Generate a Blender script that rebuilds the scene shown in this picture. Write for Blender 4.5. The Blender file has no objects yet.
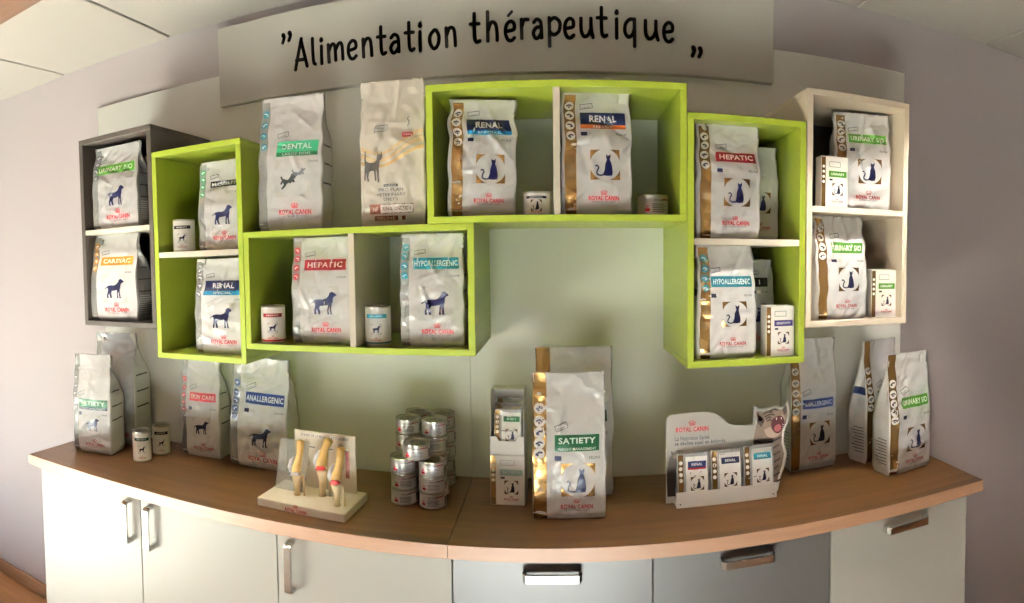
import bpy, bmesh, math, random
from mathutils import Vector, Matrix
from mathutils.geometry import tessellate_polygon
SC = bpy.context.scene
COL = SC.collection
PI = math.pi
R = math.radians

# ------------------------------------------------------------------ materials
def lin(c):
    return tuple((v / 12.92 if v <= .04045 else ((v + .055) / 1.055) ** 2.4) for v in c)
def rgb(r, g, b):
    return lin((r / 255, g / 255, b / 255))
MATS = {}
def pbr(name, col, rough=.5, metal=0., bump=0., bscale=30., coat=0., spec=.5, bdist=.002, var=0., trans=0., alpha=1.):
    if name in MATS:
        return MATS[name]
    m = bpy.data.materials.new(name); m.use_nodes = True
    nt = m.node_tree; b = nt.nodes['Principled BSDF']
    b.inputs['Base Color'].default_value = (*col, 1)
    b.inputs['Roughness'].default_value = rough
    b.inputs['Metallic'].default_value = metal
    b.inputs['Specular IOR Level'].default_value = spec
    b.inputs['Coat Weight'].default_value = coat
    b.inputs['Coat Roughness'].default_value = .12
    if trans: b.inputs['Transmission Weight'].default_value = trans
    if alpha < 1: b.inputs['Alpha'].default_value = alpha
    if bump or var:
        tc = nt.nodes.new('ShaderNodeTexCoord')
        n = nt.nodes.new('ShaderNodeTexNoise'); n.inputs['Scale'].default_value = bscale
        n.inputs['Detail'].default_value = 4; n.inputs['Distortion'].default_value = .6
        nt.links.new(tc.outputs['Object'], n.inputs['Vector'])
        if bump:
            bp = nt.nodes.new('ShaderNodeBump'); bp.inputs['Strength'].default_value = bump
            bp.inputs['Distance'].default_value = bdist
            nt.links.new(n.outputs['Fac'], bp.inputs['Height'])
            nt.links.new(bp.outputs['Normal'], b.inputs['Normal'])
            if coat: nt.links.new(bp.outputs['Normal'], b.inputs['Coat Normal'])
        if var:
            mx = nt.nodes.new('ShaderNodeMix'); mx.data_type = 'RGBA'
            mx.inputs[6].default_value = (*[c * (1 - var) for c in col], 1)
            mx.inputs[7].default_value = (*[min(1, c * (1 + var)) for c in col], 1)
            nt.links.new(n.outputs['Fac'], mx.inputs[0])
            nt.links.new(mx.outputs[2], b.inputs['Base Color'])
    MATS[name] = m
    return m
def film(name, col, rough, metal=0., coat=.12):
    m = pbr(name, col, rough, metal, coat=coat); nt = m.node_tree; b = nt.nodes['Principled BSDF']; L = nt.links
    tc = nt.nodes.new('ShaderNodeTexCoord'); oi = nt.nodes.new('ShaderNodeObjectInfo'); ad = nt.nodes.new('ShaderNodeVectorMath'); ad.operation = 'ADD'
    L.new(tc.outputs['Object'], ad.inputs[0]); L.new(oi.outputs['Location'], ad.inputs[1])
    n = nt.nodes.new('ShaderNodeTexNoise'); n.inputs['Scale'].default_value = 14; n.inputs['Detail'].default_value = 2
    mx = nt.nodes.new('ShaderNodeVectorMath'); mx.operation = 'MULTIPLY_ADD'; mx.inputs[1].default_value = (.06, .06, .06)
    L.new(ad.outputs[0], n.inputs['Vector']); L.new(n.outputs['Color'], mx.inputs[0]); L.new(ad.outputs[0], mx.inputs[2])
    v = nt.nodes.new('ShaderNodeTexVoronoi'); v.feature = 'F1'; v.inputs['Scale'].default_value = 24; L.new(mx.outputs[0], v.inputs['Vector'])
    bp = nt.nodes.new('ShaderNodeBump'); bp.inputs['Strength'].default_value = .45; bp.inputs['Distance'].default_value = .008
    L.new(v.outputs['Distance'], bp.inputs['Height']); L.new(bp.outputs['Normal'], b.inputs['Normal']); L.new(bp.outputs['Normal'], b.inputs['Coat Normal'])
    return m
def wood(name, c1, c2, scale=6., rough=.38, axis=0, bump=.05):
    m = bpy.data.materials.new(name); m.use_nodes = True; nt = m.node_tree; b = nt.nodes['Principled BSDF']
    tc = nt.nodes.new('ShaderNodeTexCoord'); mp = nt.nodes.new('ShaderNodeMapping')
    sc = [scale * 6] * 3; sc[axis] = scale * .35; mp.inputs['Scale'].default_value = sc
    n = nt.nodes.new('ShaderNodeTexNoise'); n.inputs['Scale'].default_value = 1.; n.inputs['Detail'].default_value = 6
    n.inputs['Distortion'].default_value = .8; n.inputs['Roughness'].default_value = .6
    cr = nt.nodes.new('ShaderNodeValToRGB'); cr.color_ramp.elements[0].position = .3; cr.color_ramp.elements[1].position = .72
    cr.color_ramp.elements[0].color = (*c1, 1); cr.color_ramp.elements[1].color = (*c2, 1)
    L = nt.links
    L.new(tc.outputs['Object'], mp.inputs['Vector']); L.new(mp.outputs['Vector'], n.inputs['Vector'])
    L.new(n.outputs['Fac'], cr.inputs['Fac']); L.new(cr.outputs['Color'], b.inputs['Base Color'])
    bp = nt.nodes.new('ShaderNodeBump'); bp.inputs['Strength'].default_value = bump; bp.inputs['Distance'].default_value = .001
    L.new(n.outputs['Fac'], bp.inputs['Height']); L.new(bp.outputs['Normal'], b.inputs['Normal'])
    b.inputs['Roughness'].default_value = rough
    MATS[name] = m
    return m

M_WALL = pbr('wall_paint', rgb(176, 168, 168), .8, bump=.12, bscale=160, bdist=.0008)
M_WALLD = pbr('unseen_wall_dark', rgb(92, 84, 80), .8, bump=.12, bscale=160, bdist=.0008)  # tone darkened on the unseen side and front walls to cut bounced light
M_PANEL = pbr('white_panel', rgb(243, 245, 238), .42, bump=.02, bscale=8)
M_SIGN = pbr('sign_board', rgb(190, 187, 178), .5)
M_CEIL = pbr('ceiling_tile', rgb(146, 140, 134), .9, bump=.3, bscale=220, bdist=.001)
M_CGAP = pbr('ceiling_joint', rgb(150, 142, 132), .8)
M_BEAM = wood('beam_wood', rgb(70, 48, 34), rgb(92, 64, 46), 4, .5)
M_FLOOR = wood('floor_wood', rgb(150, 108, 76), rgb(178, 136, 100), 3, .8)
M_FLOOR.node_tree.nodes['Principled BSDF'].inputs['Specular IOR Level'].default_value = .1
M_SKIRT = wood('skirting_wood', rgb(132, 98, 70), rgb(158, 122, 90), 4, .5)
M_TOP = wood('worktop_wood', rgb(84, 58, 32), rgb(120, 84, 46), 3.2, .34)
M_TOPE = wood('worktop_edge', rgb(134, 98, 74), rgb(156, 118, 92), 3.2, .42)
M_GREEN = pbr('lime_lacquer', rgb(134, 148, 44), .38, bump=.015, bscale=14)
M_GRDARK = pbr('anthracite_lacquer', rgb(58, 51, 46), .45)
M_CREAM = pbr('cream_lacquer', rgb(226, 212, 190), .45)
M_SHELFW = pbr('white_shelf', rgb(232, 226, 208), .45)
M_BACKW = pbr('white_back', rgb(236, 241, 236), .55)
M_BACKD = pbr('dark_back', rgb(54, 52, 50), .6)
M_DOOR = pbr('door_white', rgb(200, 199, 191), .38)
M_DRAWER = pbr('drawer_grey', rgb(72, 68, 65), .4)
M_CARC = pbr('carcass_white', rgb(214, 210, 200), .5)
M_STEEL = pbr('brushed_steel', rgb(205, 203, 198), .25, 1.)
M_INK = pbr('black_vinyl', rgb(26, 24, 22), .5)
M_BAG = film('bag_white', rgb(216, 216, 215), .2)
M_BAGW = film('bag_cream', rgb(216, 210, 198), .24)
M_BAGS = film('bag_silver', rgb(184, 187, 190), .2, .25)
M_GOLD = film('bag_gold', rgb(146, 110, 58), .26, .6)
M_GREY = film('bag_grey', rgb(150, 150, 146), .26, .3)
M_LGREY = pbr('bag_light_grey', rgb(196, 196, 190), .35)
M_NAVY = pbr('print_navy', rgb(12, 14, 49), .35, spec=.3)
M_BLUE = pbr('print_blue', rgb(14, 40, 89), .35, spec=.3)
M_DNAVY = pbr('print_dark_navy', rgb(11, 20, 52), .35, spec=.3)
M_CYAN = pbr('print_cyan', rgb(25, 105, 140), .35, spec=.3)
M_TEAL = pbr('print_teal', rgb(19, 105, 121), .35, spec=.3)
M_RED = pbr('print_red', rgb(178, 10, 30), .38, spec=.3)
M_DRED = pbr('print_dark_red', rgb(116, 19, 27), .35, spec=.3)
M_ROSE = pbr('print_rose', rgb(148, 36, 49), .35, spec=.3)
M_ORNG = pbr('print_orange', rgb(180, 126, 35), .35, spec=.3)
M_DORNG = pbr('print_dark_orange', rgb(163, 83, 41), .35, spec=.3)
M_LGRN = pbr('print_leaf_green', rgb(70, 126, 36), .35, spec=.3)
M_DGRN = pbr('print_dark_green', rgb(14, 70, 40), .35, spec=.3)
M_MINT = pbr('print_mint', rgb(46, 128, 92), .35, spec=.3)
M_BLACK = pbr('print_black', rgb(26, 28, 26), .35, spec=.3)
M_PURP = pbr('print_purple', rgb(56, 41, 102), .35, spec=.3)
M_WHITE = pbr('print_white', rgb(238, 238, 234), .35, spec=.3)
M_PGREY = pbr('print_grey', rgb(89, 89, 94), .4, spec=.3)
M_BROWN = pbr('print_brown', rgb(104, 52, 28), .4, spec=.3)
M_SWIRL = pbr('print_beige', rgb(214, 190, 150), .35, spec=.3)
M_SWIRL2 = pbr('print_tan', rgb(190, 158, 108), .35, spec=.3)
M_FUR = pbr('print_fur', rgb(58, 52, 48), .45, var=.45, bscale=120)
M_CARD = pbr('carton_card', rgb(236, 234, 228), .45)
M_TIN = pbr('tin_metal', rgb(190, 188, 180), .28, 1.)
M_TINLID = pbr('tin_lid', rgb(150, 146, 132), .3, 1.)
M_CANLAB = pbr('can_label_white', rgb(238, 236, 230), .32)
M_CANSIL = pbr('can_label_silver', rgb(206, 204, 202), .3, .45)
M_PLASTIC = pbr('ivory_plastic', rgb(234, 226, 208), .4)
M_BONE = pbr('bone_tan', rgb(226, 184, 112), .45, var=.12, bscale=40)
M_BONE2 = pbr('bone_ivory', rgb(238, 218, 176), .45, var=.06, bscale=40)
M_CART = pbr('cartilage_white', rgb(236, 232, 236), .35)
M_LESION = pbr('lesion_red', rgb(206, 62, 70), .4)
M_CLEAR = pbr('clear_plastic', rgb(220, 224, 220), .12, 0, alpha=.3)
M_KFUR = pbr('kitten_fur', rgb(118, 101, 88), .55, var=.25, bscale=60)
M_KDARK = pbr('kitten_stripe', rgb(62, 50, 44), .55)
M_KLITE = pbr('kitten_light', rgb(160, 142, 128), .55)
M_KMOUTH = pbr('kitten_mouth', rgb(72, 24, 30), .45)
M_KTONG = pbr('kitten_tongue', rgb(150, 82, 84), .45)

# ------------------------------------------------------------------ mesh builder
class MB:
    def __init__(s): s.v = []; s.f = []; s.m = []; s.mats = []
    def mi(s, m):
        if m not in s.mats: s.mats.append(m)
        return s.mats.index(m)
    def poly(s, pts, m):
        i = len(s.v); s.v += [tuple(p) for p in pts]; s.f.append(tuple(range(i, i + len(pts)))); s.m.append(s.mi(m))
    def tris(s, pts, tr, m):
        i = len(s.v); s.v += [tuple(p) for p in pts]; k = s.mi(m)
        for t in tr: s.f.append(tuple(i + a for a in t)); s.m.append(k)
    def bmesh_in(s, bm, m):
        bm.verts.ensure_lookup_table(); i = len(s.v); s.v += [tuple(v.co) for v in bm.verts]; k = s.mi(m)
        for f in bm.faces: s.f.append(tuple(i + v.index for v in f.verts)); s.m.append(k)
        bm.free()
    def box(s, a, b, m, bev=.0015, seg=1, mtx=None):
        bm = bmesh.new(); bmesh.ops.create_cube(bm, size=1)
        a, b = Vector(a), Vector(b); c = (a + b) / 2; d = b - a
        for v in bm.verts: v.co = Vector((v.co.x * d.x, v.co.y * d.y, v.co.z * d.z)) + c
        if bev: bmesh.ops.bevel(bm, geom=list(bm.edges), offset=min(bev, min(d) * .45), segments=seg, affect='EDGES', profile=.5)
        if mtx: bmesh.ops.transform(bm, matrix=mtx, verts=bm.verts)
        bm.verts.index_update(); s.bmesh_in(bm, m)
    def lathe(s, prof, m, n=40, ctr=(0, 0, 0), mats=None):
        base = len(s.v)
        for r, z in prof:
            for k in range(n):
                a = 2 * PI * k / n; s.v.append((ctr[0] + r * math.cos(a), ctr[1] + r * math.sin(a), ctr[2] + z))
        for i in range(len(prof) - 1):
            mm = s.mi(mats[i] if mats else m)
            for k in range(n):
                k2 = (k + 1) % n
                s.f.append((base + i * n + k, base + i * n + k2, base + (i + 1) * n + k2, base + (i + 1) * n + k)); s.m.append(mm)
        for i, fl in ((0, True), (len(prof) - 1, False)):
            if prof[i][0] > 1e-5:
                ring = [base + i * n + k for k in range(n)]
                s.f.append(tuple(reversed(ring)) if fl else tuple(ring)); s.m.append(s.mi((mats[0] if fl else mats[-1]) if mats else m))
    def tube(s, pts, rad, m, n=12, cap=True):
        pts = [Vector(p) for p in pts]; rr = rad if isinstance(rad, (list, tuple)) else [rad] * len(pts)
        base = len(s.v); k = s.mi(m); up = Vector((0, 1, 0)); prevx = None
        for i, p in enumerate(pts):
            t = (pts[min(i + 1, len(pts) - 1)] - pts[max(i - 1, 0)]).normalized()
            x = prevx - t * prevx.dot(t) if prevx else t.orthogonal()
            x.normalize(); prevx = x; y = t.cross(x)
            for j in range(n):
                a = 2 * PI * j / n; s.v.append(tuple(p + (x * math.cos(a) + y * math.sin(a)) * rr[i]))
        for i in range(len(pts) - 1):
            for j in range(n):
                j2 = (j + 1) % n; s.f.append((base + i * n + j, base + i * n + j2, base + (i + 1) * n + j2, base + (i + 1) * n + j)); s.m.append(k)
        if cap:
            s.f.append(tuple(base + j for j in reversed(range(n)))); s.m.append(k)
            e = base + (len(pts) - 1) * n; s.f.append(tuple(e + j for j in range(n))); s.m.append(k)
    def build(s, name, parent=None, smooth=False, loc=None, angle=None):
        me = bpy.data.meshes.new(name); me.from_pydata(s.v, [], s.f)
        for m in s.mats: me.materials.append(m)
        me.polygons.foreach_set('material_index', s.m)
        me.validate()
        if smooth:
            me.polygons.foreach_set('use_smooth', [True] * len(me.polygons))
            if angle: me.set_sharp_from_angle(angle=R(angle))
        me.update()
        o = bpy.data.objects.new(name, me); COL.objects.link(o)
        if parent: o.parent = parent
        if loc: o.location = loc
        return o
def tag(o, label, cat, group=None):
    o['label'] = label; o['category'] = cat
    if group: o['group'] = group
    return o
def thing(name, label, cat, loc=(0, 0, 0), rz=0., group=None, rot=None):
    o = bpy.data.objects.new(name, None); COL.objects.link(o); o.empty_display_size = .05
    o.location = loc; o.rotation_euler = rot if rot else (0, 0, rz)
    return tag(o, label, cat, group)
def struct(name, mb, **k):
    o = mb.build(name, **k); o['kind'] = 'structure'; return o

# ------------------------------------------------------------------ 2-D print shapes
TEXTS = {}
def text2d(s, bold=.0):
    key = (s, bold)
    if key not in TEXTS:
        cu = bpy.data.curves.new('lettering', 'FONT'); cu.body = s; cu.size = 1; cu.resolution_u = 3; cu.offset = bold; cu.fill_mode = 'FRONT'; cu.space_character = 1 + 3 * bold
        ob = bpy.data.objects.new('lettering', cu); COL.objects.link(ob)
        dg = bpy.context.evaluated_depsgraph_get(); ev = ob.evaluated_get(dg); me = ev.to_mesh(); me.calc_loop_triangles()
        vs = [(v.co.x, v.co.y) for v in me.vertices]; tr = [tuple(t.vertices) for t in me.loop_triangles]
        ev.to_mesh_clear(); bpy.data.objects.remove(ob); bpy.data.curves.remove(cu)
        x0 = min(v[0] for v in vs); x1 = max(v[0] for v in vs); y0 = min(v[1] for v in vs); y1 = max(v[1] for v in vs)
        TEXTS[key] = ([((x - x0) / (x1 - x0), (y - y0) / (y1 - y0)) for x, y in vs], tr, (x1 - x0) / (y1 - y0))
    return TEXTS[key]
def smooth_line(p, n=6):
    if len(p) < 3: return p
    out = []
    q = [p[0]] + list(p) + [p[-1]]
    for i in range(1, len(q) - 2):
        a, b, c, d = q[i - 1], q[i], q[i + 1], q[i + 2]
        for k in range(n):
            t = k / n
            out.append(tuple(.5 * (2 * b[j] + (c[j] - a[j]) * t + (2 * a[j] - 5 * b[j] + 4 * c[j] - d[j]) * t * t + (3 * b[j] - a[j] - 3 * c[j] + d[j]) * t ** 3) for j in (0, 1)))
    out.append(tuple(p[-1]))
    return out
def stroke_polys(p, w, smooth=True):
    """outline pieces (list of convex polygons) of a round-ended pen stroke"""
    if smooth: p = smooth_line(p)
    out = []
    for i in range(len(p) - 1):
        (x0, y0), (x1, y1) = p[i], p[i + 1]; d = math.hypot(x1 - x0, y1 - y0) or 1e-9
        nx, ny = -(y1 - y0) / d * w, (x1 - x0) / d * w
        out.append([(x0 + nx, y0 + ny), (x0 - nx, y0 - ny), (x1 - nx, y1 - ny), (x1 + nx, y1 + ny)])
    for x, y in p:
        out.append([(x + w * math.cos(2 * PI * k / 12), y + w * math.sin(2 * PI * k / 12)) for k in range(12)])
    return out
CAT = smooth_line([(.60, .84), (.59, 1.0), (.66, .93), (.76, .93), (.84, 1.0), (.84, .85), (.80, .74), (.87, .58), (.92, .32), (.90, .0), (.44, .0), (.42, .08), (.50, .26), (.54, .52), (.63, .73)], 2)
CATTAIL = [(.46, .03), (.22, .01), (.08, .10), (.12, .26), (.18, .36), (.10, .46), (.02, .44)]
DOG = [(1.0, .76), (.995, .71), (.90, .67), (.86, .60), (.85, .48), (.82, .40), (.80, .25), (.82, .04), (.86, .0), (.76, .0), (.75, .22), (.72, .30), (.69, .12), (.72, .0), (.64, .0), (.65, .2), (.66, .36),
       (.5, .33), (.37, .32), (.33, .22), (.36, .05), (.38, .0), (.29, .0), (.26, .14), (.24, .22), (.20, .12), (.21, .0), (.13, .0), (.13, .14), (.17, .26), (.19, .38), (.16, .47), (.0, .38), (.01, .42), (.17, .54), (.3, .57), (.5, .56), (.63, .61), (.72, .72), (.75, .80), (.82, .85), (.90, .83), (.94, .79)]
JUMPDOG = [(.0, .62), (.10, .70), (.14, .58), (.30, .52), (.48, .50), (.62, .62), (.70, .78), (.78, .70), (.86, .74), (.98, .70), (.90, .60), (.80, .55), (.88, .40), (.80, .38), (.68, .42), (.62, .34), (.52, .38), (.40, .34), (.28, .20), (.10, .08), (.06, .14), (.22, .30), (.16, .40), (.04, .28), (.0, .36), (.10, .50)]
WALKCAT = [(.04, 1.0), (.09, .98), (.07, .72), (.12, .66), (.3, .62), (.55, .62), (.68, .68), (.70, .94), (.76, .86), (.88, .86), (.95, .94), (.96, .78), (.90, .70), (.82, .66), (.80, .50), (.78, .2), (.80, .0), (.70, .0), (.68, .3), (.64, .40), (.62, .2), (.64, .05), (.56, .05), (.54, .36), (.36, .36), (.28, .32), (.24, .18), (.27, .04), (.18, .04), (.15, .2), (.14, .32), (.10, .22), (.08, .08), (.0, .08), (.03, .3), (.04, .5), (.0, .7)]
class Print:
    """lays flat shapes on a surface: fn(x, z) -> (point, normal)"""
    def __init__(s, fn, off=.0008, step=.009): s.fn = fn; s.off = off; s.step = step; s.mb = MB(); s.lv = 0
    def level(s, k): s.lv = k; return s
    def _put(s, pts, tr, m, sub=True):
        bm = bmesh.new(); vs = [bm.verts.new((x, 0, z)) for x, z in pts]
        for t in tr:
            if len(set(t)) == 3:
                try: bm.faces.new([vs[a] for a in t])
                except ValueError: pass
        if sub:
            for _ in range(5):
                le = [e for e in bm.edges if e.calc_length() > s.step]
                if not le: break
                bmesh.ops.subdivide_edges(bm, edges=le, cuts=1)
                bmesh.ops.triangulate(bm, faces=[f for f in bm.faces if len(f.verts) > 3])
        for v in bm.verts:
            p, n = s.fn(v.co.x, v.co.z); v.co = p + n * (s.off + s.lv * .0004)
        bm.normal_update()
        for f in bm.faces:
            if f.normal.y > 0: f.normal_flip()
        bm.verts.index_update(); s.mb.bmesh_in(bm, m)
    def poly(s, pts, m):
        tr = tessellate_polygon([[Vector((x, z, 0)) for x, z in pts]])
        s._put(pts, tr, m)
    def rect(s, x0, z0, x1, z1, m): s.poly([(x0, z0), (x1, z0), (x1, z1), (x0, z1)], m)
    def disc(s, x, z, r, m, n=20): s.poly([(x + r * math.cos(2 * PI * k / n), z + r * math.sin(2 * PI * k / n)) for k in range(n)], m)
    def ring(s, pts, w, m):
        for i in range(len(pts)):
            s._strip([pts[i], pts[(i + 1) % len(pts)]], w, m)
    def _strip(s, p, w, m):
        for q in stroke_polys(p, w, False)[:1]: s.poly(q, m)
    def stroke(s, p, w, m, smooth=True):
        for q in stroke_polys(p, w, smooth): s.poly(q, m)
    def text(s, t, x, z, w, h, m, bold=.02, rot=0., sheer=0., sub=True):
        """box centred on x,z"""
        vs, tr, asp = text2d(t, bold); c, sn = math.cos(rot), math.sin(rot); pts = []
        for a, b in vs:
            u, v = (a - .5) * w, (b - .5) * h; pts.append((x + u * c - v * sn, z + u * sn + v * c))
        s._put(pts, tr, m, sub)
    def shape(s, pts, x, z, w, h, m, flip=False): s.poly([(x + ((1 - a) if flip else a) * w, z + b * h) for a, b in pts], m)
    def crown(s, x, z, w, m):
        for k in range(5):
            a = (k - 2) * .42; bx, bz = x + (k - 2) * w * .13, z; tx, tz = x + math.sin(a) * w * .52, z + math.cos(a) * w * .42
            s.poly([(bx - w * .055, bz), (bx + w * .055, bz), (tx + w * .02, tz), (tx - w * .02, tz)], m); s.disc(tx, tz, w * .06, m, 10)
        s.rect(x - w * .34, z - w * .10, x + w * .34, z - w * .03, m)
    def brand(s, x, z, w, m=None, sub=True):
        m = m or M_RED
        s.text('ROYAL CANIN', x, z, w, w * .145, m, .028); s.crown(x, z + w * .14, w * .26, m)
        if sub: s.text('VETERINARY DIET', x, z - w * .12, w * .78, w * .05, M_PGREY, .0, sub=False)
    def emblem(s, x, z, e, animal, ink, corner, disc=None):
        """square of four corner pieces round a pale disc with an animal on it"""
        h = e / 2; r = h * 1.04; n = 8
        for sx in (-1, 1):
            for sz in (-1, 1):
                a0 = math.acos(min(1, h / r)); arc = [(r * math.cos(a0 + (PI / 2 - 2 * a0) * k / n), r * math.sin(a0 + (PI / 2 - 2 * a0) * k / n)) for k in range(n + 1)]
                s.poly([(x + sx * a, z + sz * b) for a, b in arc + [(h, h)]], corner)
        if disc: s.disc(x, z, r * .97, disc, 28)
        s.lv += 1
        if animal == 'cat':
            s.shape(CAT, x - e * .34, z - e * .36, e * .62, e * .72, ink)
            s.stroke([(x - e * .34 + a * e * .62, z - e * .36 + b * e * .72) for a, b in CATTAIL], e * .024, ink)
        elif animal == 'dog': s.shape(DOG, x - e * .41, z - e * .33, e * .82, e * .78, ink)
        elif animal == 'jump':
            s.shape(JUMPDOG, x - e * .36, z - e * .36, e * .50, e * .62, M_BLACK); s.shape(JUMPDOG, x - e * .02, z - e * .10, e * .40, e * .46, M_PGREY)
        s.lv -= 1
    def build(s, name, parent): return s.mb.build(name, parent)

# ------------------------------------------------------------------ bags
class Bag:
    def __init__(s, w, h, d, seed, v0=.6, fold=0., fold_at=.82, wr=1., slump=0., pinch=.95, taper=1.0):
        s.w, s.h, s.d = w, h, d; rnd = random.Random(seed); s.NU = max(14, int(w / .005)); s.NV = max(24, int(h / .005)); s.NS = 8
        s.v0, s.fold, s.fa, s.pinch, s.slump, s.taper = v0, R(fold), fold_at, pinch, slump, taper
        s.waves = []
        for k in range(9):
            a = rnd.uniform(-.5, .5) + (PI / 2 if k % 3 else 0); L = rnd.uniform(.03, .12)
            s.waves.append((math.cos(a) * 2 * PI / L, math.sin(a) * 2 * PI / L, rnd.uniform(0, 6.28), rnd.uniform(.0002, .0008) * wr, rnd.uniform(.6, 1.6)))
        s.creases = []
        for k in range(26):
            cx = rnd.uniform(-.5, .5) * w; cz = rnd.choice([rnd.uniform(0, .2), rnd.uniform(.55, .95), rnd.uniform(.2, .9)]) * h; a = rnd.uniform(0, PI)
            s.creases.append((cx, cz, math.cos(a), math.sin(a), rnd.uniform(.003, .0075), rnd.uniform(.015, .06), rnd.uniform(-.006, .0062) * wr))
        s.edge = [(rnd.uniform(8, 26), rnd.uniform(0, 6.28), rnd.uniform(.0003, .0011) * wr) for _ in range(6)]
        # centre line
        s.cl = []; y = z = 0.; N = 80
        for i in range(N + 1):
            v = i / N; ph = s.fold * max(0, (v - s.fa) / (1 - s.fa)) if s.fold else 0; ph = max(-1.9, min(2.6, ph))
            s.cl.append((y, z, ph)); y += math.sin(ph) * h / N; z += math.cos(ph) * h / N
        s.grid()
    def wrinkle(s, x, z):
        t = 0
        for kx, kz, p, a, q in s.waves: t += a * math.copysign(abs(math.sin(kx * x + kz * z + p)) ** q, math.sin(kx * x + kz * z + p))
        for cx, cz, ca, sa, wd, ln, am in s.creases:
            dx, dz = x - cx, z - cz; al = dx * ca + dz * sa; ac = -dx * sa + dz * ca
            t += am * math.exp(-(ac / wd) ** 2 - (al / ln) ** 2)
        return t
    def g(s, v):
        if v < .05: b = .86 + .14 * (v / .05)
        else: b = 1.
        if v > s.v0:
            t = min(1, (v - s.v0) / (s.pinch - .04 - s.v0)); t = t * t * (3 - 2 * t) * .55 + t * .45
            b *= 1 - t * .965
        return max(b, .03)
    def hw(s, v, sd):
        e = sum(a * math.sin(k * v * 1.3 + p + sd) for k, p, a in s.edge) * (0.3 + v)
        r = s.w / 2 * (1 - .03 * math.exp(-v / .02)) * (1 + (s.taper - 1) * v)
        if s.slump: r *= 1 + s.slump * math.exp(-((v - .22) / .2) ** 2)
        return r + e
    def place(s, x, y, v):
        i = v * 80; k = min(79, int(i)); t = i - k; a, b = s.cl[k], s.cl[k + 1]
        cy, cz, ph = (a[j] * (1 - t) + b[j] * t for j in range(3))
        y -= s.d / 2 * (1 - s.g(v)) * .55 if v > .3 else 0
        return Vector((x, cy + y * math.cos(ph), cz - y * math.sin(ph)))
    def front_raw(s, u, v, back=False):
        hd = s.d / 2 * s.g(v); x = s.hw(v, 0 if u < 0 else 2) * u
        bulge = (.06 + .16 * math.sin(PI * min(1, v * 1.05))) * (1 - u * u) * hd
        damp = (1 - abs(u) ** 6) * min(1, v / .03)
        if back: y = hd + bulge * .5 + s.wrinkle(x + .31, v * s.h) * damp * .5
        else: y = -hd - bulge - s.wrinkle(x, v * s.h) * damp
        if abs(u) > .96: y += (-.002 if not back else .002)
        if v < .025: y *= .94
        return s.place(x, y, v)
    def grid(s):
        NU, NV, NS = s.NU, s.NV, s.NS
        s.front = [[s.front_raw(-1 + 2 * i / NU, j / NV) for i in range(NU + 1)] for j in range(NV + 1)]
        s.back = [[s.front_raw(1 - 2 * i / NU, j / NV, True) for i in range(NU + 1)] for j in range(NV + 1)]
        def side(sgn):
            out = []
            for j in range(NV + 1):
                v = j / NV; hd = s.d / 2 * s.g(v); row = []
                gus = s.d / 2 * max(0, 1 - s.g(v)) * .75 - .004 * math.sin(PI * min(1, v / s.v0)) if v > .02 else 0
                for i in range(1, NS):
                    q = -1 + 2 * i / NS
                    if sgn < 0: q = -q
                    x = sgn * (s.hw(v, 0 if sgn < 0 else 2) - gus * (1 - abs(q)) + s.wrinkle(q * .05 + sgn, v * s.h) * .8 * (1 - q * q))
                    row.append(s.place(x, hd * q, v))
                out.append(row)
            return out
        s.rt, s.lt = side(1), side(-1)
    def mesh(s, parent, mat=None, side_mat=None):
        mat = mat or M_BAG; side_mat = side_mat or mat
        mb = MB(); rows = []
        for j in range(s.NV + 1):
            row = s.front[j] + s.rt[j] + s.back[j] + s.lt[j]; b = len(mb.v); mb.v += [tuple(p) for p in row]; rows.append((b, len(row)))
        nf = s.NU + 1; n = rows[0][1]
        for j in range(s.NV):
            for i in range(n):
                i2 = (i + 1) % n; k = side_mat if (nf - 1 <= i < nf + s.NS - 1) or i >= 2 * nf + s.NS - 2 else mat
                mb.f.append((rows[j][0] + i, rows[j][0] + i2, rows[j + 1][0] + i2, rows[j + 1][0] + i)); mb.m.append(mb.mi(k))
        for j, rev in ((0, True), (s.NV, False)):
            r = [rows[j][0] + i for i in range(n)]; c = sum((Vector(mb.v[k]) for k in r), Vector()) / n
            if j == 0: c.z = 0.002
            ci = len(mb.v); mb.v.append(tuple(c))
            for i in range(n):
                t = (r[i], r[(i + 1) % n], ci); mb.f.append(t[::-1] if rev else t); mb.m.append(mb.mi(mat))
        return mb.build('pouch', parent, smooth=True)
    def at(s, x, z):
        """point of the front sheet at print coordinates x (metres from the middle) and z (metres along the sheet)"""
        v = min(.9999, max(.0001, z / s.h)); fj = v * s.NV; j = int(fj); tj = fj - j
        hw = s.w / 2; u = max(-.9999, min(.9999, x / hw)); fi = (u + 1) / 2 * s.NU; i = int(fi); ti = fi - i
        a, b, c, d = s.front[j][i], s.front[j][i + 1], s.front[j + 1][i], s.front[j + 1][i + 1]
        p = (a * (1 - ti) + b * ti) * (1 - tj) + (c * (1 - ti) + d * ti) * tj
        n = ((b - a) * (1 - tj) + (d - c) * tj).cross((c - a) * (1 - ti) + (d - b) * ti); n.normalize()
        return p, n
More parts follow.
